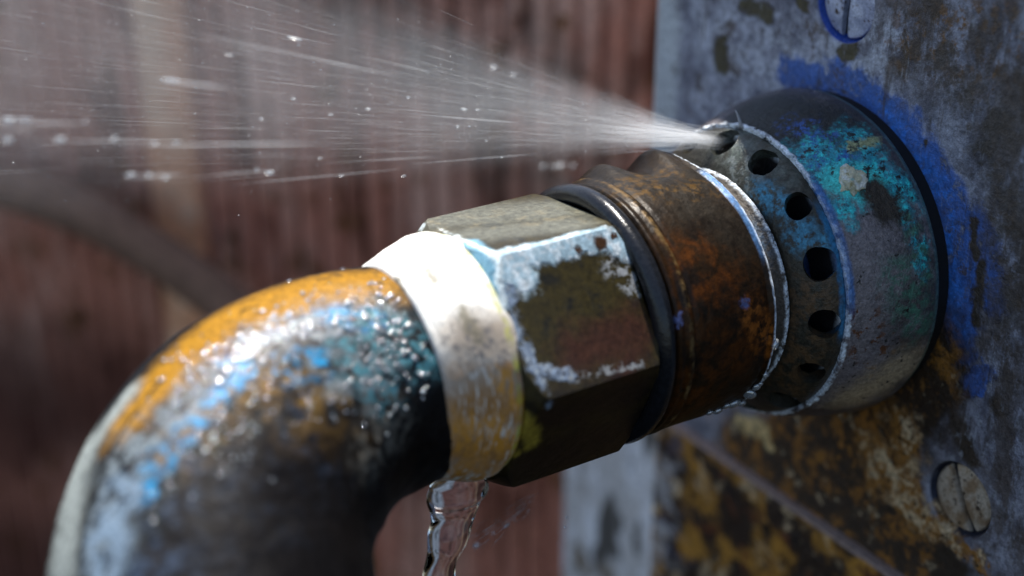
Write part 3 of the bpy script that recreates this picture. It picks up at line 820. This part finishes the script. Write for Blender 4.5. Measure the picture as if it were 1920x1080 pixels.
shade_lo = lambda m: m.many([(at_depth(-60, 760, 480), at_depth(240, 700, 470), 34), (at_depth(-60, 1060, 520), at_depth(300, 1060, 500), 50)], soft=.7, warp=16, wscale=.04)  # lower-left shade of the wall, put into slat and batten colour
m.layer((.085, .030, .022), shade_lo(m), amt=.9)
m.vary(.6, .35); m.bump((m.noise(.6, 5, .6, 5, stretch=(1, 1, .2)), 1), dist=.0008, strength=.6)
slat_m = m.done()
PITCH = 6.5
nsl = int(WL / PITCH)
def slat_mesh():
    VV, FF = [], []
    hw = PITCH * .46
    prof = [(-hw, -.5), (-hw, 1.0), (-hw * .75, 2.3), (-hw * .3, 3.0), (hw * .3, 3.0), (hw * .75, 2.3), (hw, 1.0), (hw, -.5)]
    for z in (ZB, ZT - 1):
        for (u, h) in prof:
            VV.append(wd * u + wn * h + np.array([0, 0, z - ZB]))
    n = len(prof)
    for k in range(n): FF.append((k, (k + 1) % n, n + (k + 1) % n, n + k))
    FF.append(tuple(range(n))); FF.append(tuple(range(n, 2 * n)))
    return VV, FF
V, F = slat_mesh()
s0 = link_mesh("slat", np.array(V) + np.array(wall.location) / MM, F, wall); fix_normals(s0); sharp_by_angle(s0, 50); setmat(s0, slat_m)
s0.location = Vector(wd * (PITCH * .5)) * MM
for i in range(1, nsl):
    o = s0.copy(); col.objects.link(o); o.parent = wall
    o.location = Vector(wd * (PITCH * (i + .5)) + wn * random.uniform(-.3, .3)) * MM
# tan batten fixed on the slats
def u_of(px, py):
    d = ray(px, py); t = ((W0 - CAM) @ wn) / (d @ wn)
    return (CAM + d * t - W0) @ wd
def board(name, pxa, pxb, h0, h1, z0, z1):
    ua, ub = sorted((u_of(pxa, 540), u_of(pxb, 540)))
    V = [wpt(u, h, z) for u in (ua, ub) for h in (h0, h1) for z in (z0, z1)]
    F = [(0, 1, 3, 2), (4, 6, 7, 5), (0, 4, 5, 1), (2, 3, 7, 6), (0, 2, 6, 4), (1, 5, 7, 3)]
    o = link_mesh(name, V, F, wall, smooth=False); fix_normals(o); return o
bat = board("batten", 330, 408, 3.4, 8, ZB + 2, ZT - 4)
m = Mat("tan_batten", (.74, .34, .18), .7); m.layer((.80, .48, .30), m.step(m.noise(.04, 5, .6, 3), .45, .6)); m.layer((.12, .05, .035), shade_lo(m), amt=.8); m.vary(.4, .3); setmat(bat, m.done())
# grey hose slung across the wall
pts = [at_depth(x, y, z) for x, y, z in [(-260, 300, 412), (-60, 330, 408), (110, 380, 404), (250, 450, 400), (380, 535, 398), (480, 620, 396), (560, 740, 346), (600, 900, 346), (620, 1150, 346)]]
def catmull(P, k):
    out = []
    P = [2 * P[0] - P[1]] + list(P) + [2 * P[-1] - P[-2]]
    for i in range(1, len(P) - 2):
        for j in range(k):
            t = j / k
            out.append(.5 * (2 * P[i] + (P[i + 1] - P[i - 1]) * t + (2 * P[i - 1] - 5 * P[i] + 4 * P[i + 1] - P[i + 2]) * t * t + (3 * P[i] - P[i - 1] - 3 * P[i + 1] + P[i + 2]) * t ** 3))
    out.append(P[-2]); return out
def tube(path, rad, n=12, flat=None):
    VV, FF = [], []
    up = np.array([0, 0, 1.0])
    for i, p in enumerate(path):
        t = path[min(i + 1, len(path) - 1)] - path[max(i - 1, 0)]; t = t / np.linalg.norm(t)
        e = np.cross(t, cF); e /= np.linalg.norm(e); f = np.cross(t, e)
        r = rad(i / (len(path) - 1)) if callable(rad) else rad
        for k in range(n):
            a = 2 * math.pi * k / n
            VV.append(p + e * math.cos(a) * r + f * math.sin(a) * r)
    for i in range(len(path) - 1):
        for k in range(n):
            FF.append((i * n + k, i * n + (k + 1) % n, (i + 1) * n + (k + 1) % n, (i + 1) * n + k))
    FF.append(tuple(range(n))); FF.append(tuple((len(path) - 1) * n + k for k in range(n)))
    return VV, FF
V, F = tube(catmull(pts[:6], 10), 6.5, 16)
hose = link_mesh("garden_hose", V, F, None, origin=tuple(pts[3])); fix_normals(hose)
tag(hose, "grey-green hose slung slantwise across the wall, out of focus at the left", "hose")
m = Mat("grey_hose", (.21, .118, .078), .95); m.vary(.3, .3); setmat(hose, m.done())

# ================================================================== WATER
# beads on the elbow
BE = BV["elbow"]
bead_px = []
def cluster(cx, cy, sx, sy, rot, n, r0_, r1_):
    for _ in range(n):
        a, b = random.gauss(0, sx), random.gauss(0, sy)
        bead_px.append((cx + a * math.cos(rot) - b * math.sin(rot), cy + a * math.sin(rot) + b * math.cos(rot), random.uniform(r0_, r1_)))
cluster(455, 655, 55, 18, -.6, 60, .4, .95)
cluster(580, 605, 80, 18, -.35, 40, .35, .8)
cluster(480, 645, 75, 24, -.5, 110, .25, .55)
cluster(600, 600, 90, 25, -.3, 90, .2, .5)
cluster(470, 650, 30, 9, -.55, 80, .3, .6)
cluster(730, 620, 60, 40, .6, 110, .2, .5)
cluster(740, 640, 50, 60, .6, 26, .45, .8)
cluster(700, 700, 60, 50, 0, 70, .2, .5)
cluster(520, 740, 110, 50, -.4, 120, .2, .45)
cluster(360, 800, 90, 50, -.9, 100, .2, .5)
cluster(330, 720, 40, 25, -.8, 18, .3, .6)
bead_px += [(305, 713, .75), (333, 755, .65), (371, 733, .6), (793, 735, .7), (742, 762, .55), (365, 738, .4)]
def bead_cap():
    bm = bmesh.new(); bmesh.ops.create_uvsphere(bm, u_segments=12, v_segments=8, radius=1)
    VV = [np.array(v.co) for v in bm.verts]; FF = [tuple(v.index for v in f.verts) for f in bm.faces]; bm.free()
    return VV, FF
SV, SF = bead_cap()
SVa = np.array(SV)
VV, FF = [], []
def put_ball(VV, FF, c, ax, ra, rb, rc=None):
    ax = np.array(ax, float); ax /= np.linalg.norm(ax)
    u = np.cross(ax, [0.3, .5, .81]); u /= np.linalg.norm(u); v = np.cross(ax, u)
    b = len(VV)
    VV.extend((c + SVa[:, :1] * u * ra + SVa[:, 1:2] * v * (rc or ra) + SVa[:, 2:] * ax * rb))
    FF.extend([tuple(b + i for i in f) for f in SF])
for (px, py, r) in bead_px:
    h = BE.ray_cast(camv, Vector(ray(px, py)).normalized())
    if h[0] is None: continue
    p = np.array(h[0]) / MM
    if p[0] > -83.2: continue
    nrm = np.array(h[1])
    put_ball(VV, FF, p + nrm * r * .1, nrm, r * .62 * random.uniform(.7, 1.25), r * .46)
beads = link_mesh("water_beads", VV, FF, None, origin=tuple(pick("elbow", 520, 700))); fix_normals(beads)
tag(beads, "clear water beads scattered over the upper side of the elbow", "water beads", kind="stuff")
def film_mat(name, rough, f0, white):
    """small cap of water: clear, with white and extra reflection put in for its glints"""
    m = bpy.data.materials.new(name); m.use_nodes = True
    nt = m.node_tree; N = nt.nodes; b = N["Principled BSDF"]
    b.inputs["Base Color"].default_value = (.80, .86, .90, 1); b.inputs["Roughness"].default_value = .4
    b.inputs["Coat Weight"].default_value = 0
    lw = N.new("ShaderNodeLayerWeight"); lw.inputs[0].default_value = .35
    fr = N.new("ShaderNodeMath"); fr.operation = 'MULTIPLY_ADD'; fr.inputs[1].default_value = .6; fr.inputs[2].default_value = f0
    nt.links.new(lw.outputs["Fresnel"], fr.inputs[0])
    tr = N.new("ShaderNodeBsdfTransparent"); gl = N.new("ShaderNodeBsdfGlossy"); gl.inputs["Roughness"].default_value = rough
    m0 = N.new("ShaderNodeMixShader"); m0.inputs[0].default_value = white
    nt.links.new(tr.outputs[0], m0.inputs[1]); nt.links.new(b.outputs[0], m0.inputs[2])
    mx = N.new("ShaderNodeMixShader")
    nt.links.new(fr.outputs[0], mx.inputs[0]); nt.links.new(m0.outputs[0], mx.inputs[1]); nt.links.new(gl.outputs[0], mx.inputs[2])
    nt.links.new(mx.outputs[0], N["Material Output"].inputs[0])
    return m
WB = film_mat("bead_water", .12, .55, .16)
setmat(beads, WB)

# stream falling from under the white band
t0 = pick("band", 862, 908)
zs = (t0 - CAM) @ cF
def sp(px, py): return at_depth(px, py, zs)
cl = [(858, 905, 47, .0), (857, 922, 50, .1), (853, 945, 43, .35), (848, 970, 36, .8), (845, 995, 35, 1.3), (838, 1020, 33, 1.8), (830, 1045, 31, 2.3), (824, 1075, 30, 2.8), (820, 1110, 29, 3.3), (816, 1160, 28, 3.9), (812, 1230, 28, 4.6)]
VV, FF = [], []
n = 28
rows = []
cp = catmull([np.array([*sp(c[0], c[1]), c[2], c[3]]) for c in cl], 6)
for i, q in enumerate(cp):
    c = q[:3]; wpx = q[3]; tw = q[4]
    wr = wpx * 1.12 * zs / FPX
    fl = .74 + .12 * math.sin(i * .3)
    for k in range(n):
        a = 2 * math.pi * k / n
        x, y = math.cos(a), math.sin(a) * fl
        rad = 1 + .07 * math.sin(2 * a + tw * 1.3) + .05 * math.sin(i * .45 + a)
        xr = x * math.cos(tw * .30) - y * math.sin(tw * .30); yr = x * math.sin(tw * .30) + y * math.cos(tw * .30)
        VV.append(c + (cR * xr + fh * yr) * wr * rad)
for i in range(len(cp) - 1):
    for k in range(n):
        FF.append((i * n + k, i * n + (k + 1) % n, (i + 1) * n + (k + 1) % n, (i + 1) * n + k))
FF.append(tuple(range(n))); FF.append(tuple((len(cp) - 1) * n + k for k in range(n)))
stream = link_mesh("water_stream", VV, FF, None, origin=tuple(sp(858, 905))); fix_normals(stream)
tag(stream, "clear twisting stream of water falling from under the white band", "water stream")
setmat(stream, water_mat("stream_water", .0))

# ------------------------------------------------ spray
APEX = np.array([-20.0, 3.4, 22.4])
def jet_dir(ang, dz):
    """ang: degrees above the camera's left, dz: lean away from the camera"""
    a = R(ang)
    d = -cR * math.cos(a) + cU * math.sin(a) + cF * dz
    return d / np.linalg.norm(d)
VV, FF = [], []
def strand(p, d, L, r):
    u = np.cross(d, [0.2, .3, .93]); u /= np.linalg.norm(u); v = np.cross(d, u)
    b = len(VV)
    VV.append(p)
    for t, k in ((.3, .85), (.7, 1.0)):
        for j in range(4):
            a = math.pi / 2 * j
            VV.append(p + d * L * t + (u * math.cos(a) + v * math.sin(a)) * r * k)
    VV.append(p + d * L)
    for j in range(4):
        l = (j + 1) % 4
        FF.append((b, b + 1 + l, b + 1 + j)); FF.append((b + 1 + j, b + 1 + l, b + 5 + l, b + 5 + j)); FF.append((b + 5 + j, b + 5 + l, b + 9))
def rnd_ang():
    x = random.random()
    if x < .30: return random.gauss(11, 2.6)
    if x < .60: return random.gauss(5, 3)
    if x < .82: return random.gauss(0.5, 2.2)
    if x < .93: return random.gauss(17, 3)
    return random.uniform(-5, 25)
for i in range(360):
    ang = rnd_ang(); dz = random.gauss(.03, .15)
    d = jet_dir(ang, dz)
    t = random.uniform(0, 14); rope = random.choice((.6, .8, 1.0, 1.0, 1.7))
    while t < 175:
        L = random.uniform(2, 9) + t * random.uniform(.02, .16)
        j = np.array([random.gauss(0, 1) for _ in range(3)]) * (.2 + t * .006)
        r = rope * random.uniform(.010, .030) + (.03 if random.random() < .03 else 0)
        strand(APEX + d * t + j, jet_dir(ang + random.gauss(0, .5), dz), L, r)
        t += L + random.expovariate(1 / (5 + t * .22))
# thick root of the jet
for i in range(220):
    d = jet_dir(random.gauss(4, 5), random.gauss(.03, .10))
    strand(APEX + np.array([random.gauss(0, .8) for _ in range(3)]) * np.array([.6, .9, .8]), d, random.uniform(6, 26), random.uniform(.04, .12))
for (px, py, z, L, r) in [(70, 230, 299, 26, .35), (20, 244, 300, 18, .3), (170, 264, 298, 40, .30), (380, 272, 282, 60, .28), (275, 330, 291, 18, .45), (430, 326, 274, 26, .2), (620, 118, 262, 30, .16), (500, 92, 262, 40, .2), (355, 156, 280, 22, .4), (1045, 312, 292, 9, .5), (720, 300, 246, 22, .12), (560, 335, 256, 40, .12), (880, 222, 240, 16, .2), (860, 300, 242, 26, .12)]:
    c = at_depth(px, py, z); d = c - APEX; d /= np.linalg.norm(d)
    for q in range(3):
        strand(c - d * L * random.uniform(.4, .6) + cU * random.gauss(0, r * .5), d, L * random.uniform(.6, 1), r * random.uniform(.5, .9))
# second small leak under the nut
P2 = at_depth(1015, 928, zs + 4)
for i in range(90):
    a = R(180 + 36 + random.gauss(0, 5)); d = cR * math.cos(a) + cU * math.sin(a) + cF * random.gauss(0, .1); d /= np.linalg.norm(d)
    strand(P2 + d * random.uniform(0, 12) + cU * random.gauss(0, .5), d, random.uniform(1, 4), random.uniform(.03, .09))
spray = link_mesh("water_spray", VV, FF, None, origin=tuple(APEX)); fix_normals(spray)
tag(spray, "fan of fine white water streaks spraying left from the vent holes", "water spray", kind="stuff")
m = bpy.data.materials.new("spray_water"); m.use_nodes = True
nt = m.node_tree; N = nt.nodes; b = N["Principled BSDF"]; out = N["Material Output"]
b.inputs["Base Color"].default_value = (.93, .95, .97, 1); b.inputs["Roughness"].default_value = .2
tl = N.new("ShaderNodeBsdfTranslucent"); tl.inputs[0].default_value = (.93, .95, .97, 1)
mx0 = N.new("ShaderNodeMixShader"); mx0.inputs[0].default_value = .5
nt.links.new(b.outputs[0], mx0.inputs[1]); nt.links.new(tl.outputs[0], mx0.inputs[2])
tr = N.new("ShaderNodeBsdfTransparent"); mx = N.new("ShaderNodeMixShader"); mx.inputs[0].default_value = .062
nt.links.new(tr.outputs[0], mx.inputs[1]); nt.links.new(mx0.outputs[0], mx.inputs[2]); nt.links.new(mx.outputs[0], out.inputs[0])
setmat(spray, m)

# mist: a closed cone of thin air full of droplets, thicker near the hole
def cone(a0, a1, dz0, dz1, L, r_start):
    VV, FF = [], []
    K, M_ = 40, 14
    for i in range(M_):
        t = L * (i / (M_ - 1)) ** 1.3
        for k in range(K):
            th = 2 * math.pi * k / K
            ang = (a0 + a1) / 2 + (a1 - a0) / 2 * math.cos(th); dz = (dz0 + dz1) / 2 + (dz1 - dz0) / 2 * math.sin(th)
            d = jet_dir(ang, dz)
            VV.append(APEX + (cU * math.cos(th) + cF * math.sin(th)) * r_start + d * t)
    for i in range(M_ - 1):
        for k in range(K):
            l = (k + 1) % K
            FF.append((i * K + k, i * K + l, (i + 1) * K + l, (i + 1) * K + k))
    FF.append(tuple(range(K))); FF.append(tuple((M_ - 1) * K + k for k in range(K)))
    return VV, FF
V, F = cone(-10, 29, -.36, .40, 190, 1.2)
mist = link_mesh("water_mist", V, F, None, origin=tuple(APEX)); fix_normals(mist)
tag(mist, "pale veil of mist hanging in the spray in front of the wall", "mist", kind="stuff")
m = bpy.data.materials.new("mist_air"); m.use_nodes = True
nt = m.node_tree; N = nt.nodes; N.remove(N["Principled BSDF"]); out = N["Material Output"]
pv = N.new("ShaderNodeVolumePrincipled"); pv.inputs["Color"].default_value = (.95, .96, 1, 1); pv.inputs["Anisotropy"].default_value = .25
g = N.new("ShaderNodeNewGeometry")
sb = N.new("ShaderNodeVectorMath"); sb.operation = 'DISTANCE'; sb.inputs[1].default_value = tuple(APEX * MM)
nt.links.new(g.outputs["Position"], sb.inputs[0])
dv = N.new("ShaderNodeMath"); dv.operation = 'DIVIDE'; dv.inputs[0].default_value = .165; nt.links.new(sb.outputs["Value"], dv.inputs[1])
mn = N.new("ShaderNodeMath"); mn.operation = 'MINIMUM'; mn.inputs[1].default_value = 110
d2 = N.new("ShaderNodeMath"); d2.operation = 'MULTIPLY'; nt.links.new(sb.outputs["Value"], d2.inputs[0]); nt.links.new(sb.outputs["Value"], d2.inputs[1])
q2 = N.new("ShaderNodeMath"); q2.operation = 'DIVIDE'; q2.inputs[0].default_value = .014; nt.links.new(d2.outputs[0], q2.inputs[1])
ad = N.new("ShaderNodeMath"); nt.links.new(dv.outputs[0], ad.inputs[0]); nt.links.new(q2.outputs[0], ad.inputs[1]); nt.links.new(ad.outputs[0], mn.inputs[0])
nv = N.new("ShaderNodeVectorMath"); nv.operation = 'SUBTRACT'; nv.inputs[1].default_value = tuple(APEX * MM)
nt.links.new(g.outputs["Position"], nv.inputs[0])
nn = N.new("ShaderNodeVectorMath"); nn.operation = 'NORMALIZE'; nt.links.new(nv.outputs[0], nn.inputs[0])
dt = N.new("ShaderNodeVectorMath"); dt.operation = 'DOT_PRODUCT'; dt.inputs[1].default_value = tuple(jet_dir(8.5, .02)); nt.links.new(nn.outputs[0], dt.inputs[0])
fa = N.new("ShaderNodeMapRange"); fa.interpolation_type = 'SMOOTHSTEP'
nt.links.new(dt.outputs["Value"], fa.inputs["Value"])
fa.inputs["From Min"].default_value = math.cos(R(17.5)); fa.inputs["From Max"].default_value = math.cos(R(1))
ml = N.new("ShaderNodeMath"); ml.operation = 'MULTIPLY'; nt.links.new(mn.outputs[0], ml.inputs[0]); nt.links.new(fa.outputs[0], ml.inputs[1])
nt.links.new(ml.outputs[0], pv.inputs["Density"]); nt.links.new(pv.outputs[0], out.inputs["Volume"])
setmat(mist, m)

# drops flying in the spray
drops = [(15, 226, 300, .85, 1.2, "round blurred drop at the far left edge of the spray"), (46, 226, 300, .5, 2.6, "long bright drop just right of the leftmost one, top row"),
         (14, 262, 302, .8, .9, "round blurred drop at the left edge, second row down"), (112, 262, 300, .75, 1.1, "hazy drop in front of the wall between left edge and batten"),
         (214, 260, 296, .6, .9, "small hazy drop just left of the tan batten"), (290, 270, 290, .5, 1.2, "drop in front of the tan batten, middle of the spray"),
         (245, 328, 292, .6, 1.3, "leftmost of three drops flying below the main spray"), (279, 328, 292, .55, .8, "middle ringed one of three drops below the main spray"), (310, 333, 290, .5, 1.0, "rightmost amber one of three drops below the main spray"),
         (505, 324, 262, .5, 1.1, "bluish drop flying alone right of the batten, low in the spray"), (320, 150, 285, .5, 2.4, "drop crossing the upper part of the tan batten"),
         (1018, 312, 292, .55, .8, "left ringed drop of the trio flying above the hex nut"), (1050, 311, 292, .6, .8, "middle ringed drop of the trio flying above the hex nut"), (1074, 311, 292, .5, .8, "right ringed drop of the trio flying above the hex nut"),
         (925, 126, 275, .5, .9, "drop high above the fan, in front of the ridged wall"), (552, 72, 250, .3, 3.0, "thin bright drop on the topmost streak of the spray"),
         (893, 1022, 205, .4, 1.2, "brightest drop flung down right of the falling stream"), (950, 985, 208, .32, 2.0, "slim drop between the falling stream and the hex nut")]
small = [(330, 267, 285, .35, 3.5), (482, 318, 266, .4, 1.1), (160, 228, 298, .5, 1.2), (1034, 312, 294, .35, 2.5), (962, 140, 272, .35, 2.0), (560, 84, 250, .3, .9), (430, 103, 262, .22, 5.0), (870, 205, 240, .3, 2.2), (858, 238, 240, .3, 1.2), (880, 237, 240, .22, 1.0), (895, 206, 241, .2, 2.5), (765, 183, 244, .28, 1.4), (690, 204, 246, .25, 2.4), (620, 215, 250, .25, 2.2), (490, 223, 255, .3, 1.6), (757, 330, 246, .22, 2.2), (640, 330, 250, .2, 3.0), (600, 297, 250, .22, 1.8), (550, 185, 252, .35, 1.4), (940, 295, 238, .18, 1.6), (912, 264, 238, .2, 1.2),
         (925, 1000, 206, .22, 2.2), (965, 975, 209, .18, 1.6), (990, 958, 210, .15, 1.2), (912, 998, 206, .16, 1.4), (1063, 970, 215, .25, .8), (1060, 988, 215, .25, 1.0)]
WD = film_mat("drop_water", .22, .04, .25)
for (px, py, z, r, el, lab) in drops:
    c = at_depth(px, py, z)
    VV, FF = [], []
    put_ball(VV, FF, c, c - (APEX if py < 600 else P2), r * .75, r * el * 1.7)
    o = link_mesh("water_drop", VV, FF, None, origin=tuple(c)); setmat(o, WD)
    tag(o, lab, "water drop", "water drops flying through the air")
# sparkling fine droplets
VV, FF = [], []
SVo, SFo = SVa, SF
bm = bmesh.new(); bmesh.ops.create_icosphere(bm, subdivisions=1, radius=1)
SVa = np.array([tuple(v.co) for v in bm.verts]); SF = [tuple(v.index for v in f.verts) for f in bm.faces]; bm.free()
for (px, py, z, r, el) in small:
    c = at_depth(px, py, z); put_ball(VV, FF, c, c - (APEX if py < 600 else P2), r * .8, r * el)
for i in range(900):
    ang = rnd_ang() + random.gauss(0, 3); d = jet_dir(ang, random.gauss(.03, .16)); t = 10 + 165 * random.random() ** .8
    put_ball(VV, FF, APEX + d * t + np.array([random.gauss(0, 1) for _ in range(3)]) * (t * .01), d, .035 + .08 * random.random() ** 3, .05 + .16 * random.random() ** 2)
SVa, SF = SVo, SFo
fine = link_mesh("spray_droplets", VV, FF, None, origin=tuple(APEX)); setmat(fine, WD)
tag(fine, "tiny sparkling droplets thrown through the spray fan", "droplets", kind="stuff")

# hanging water under the sleeve
VV, FF = [], []
for (px, py, r) in [(1452, 745, .75), (1418, 762, .6), (1405, 768, .9), (1390, 773, .6), (1375, 779, .9), (1362, 784, .6), (1345, 790, .7), (1330, 796, .5), (1435, 755, .4), (1425, 768, .4)]:
    y = py + 20
    while BV["sleeve"].ray_cast(camv, Vector(ray(px, y)).normalized())[0] is None and y > 500: y -= 1
    p, nrm = pick("sleeve", px, y - random.uniform(0, 7), True)
    put_ball(VV, FF, p + nrm * r * .2, nrm, r * 1.3, r * .7)
hang = link_mesh("water_bead", VV, FF, None, origin=tuple(pick("sleeve", 1400, 765)))
tag(hang, "row of bright water beads hanging under the rusty sleeve", "water beads", kind="stuff"); hang.name = "hanging_beads"; setmat(hang, film_mat("hanging_water", .10, .30, .30))
bpy.context.view_layer.update()
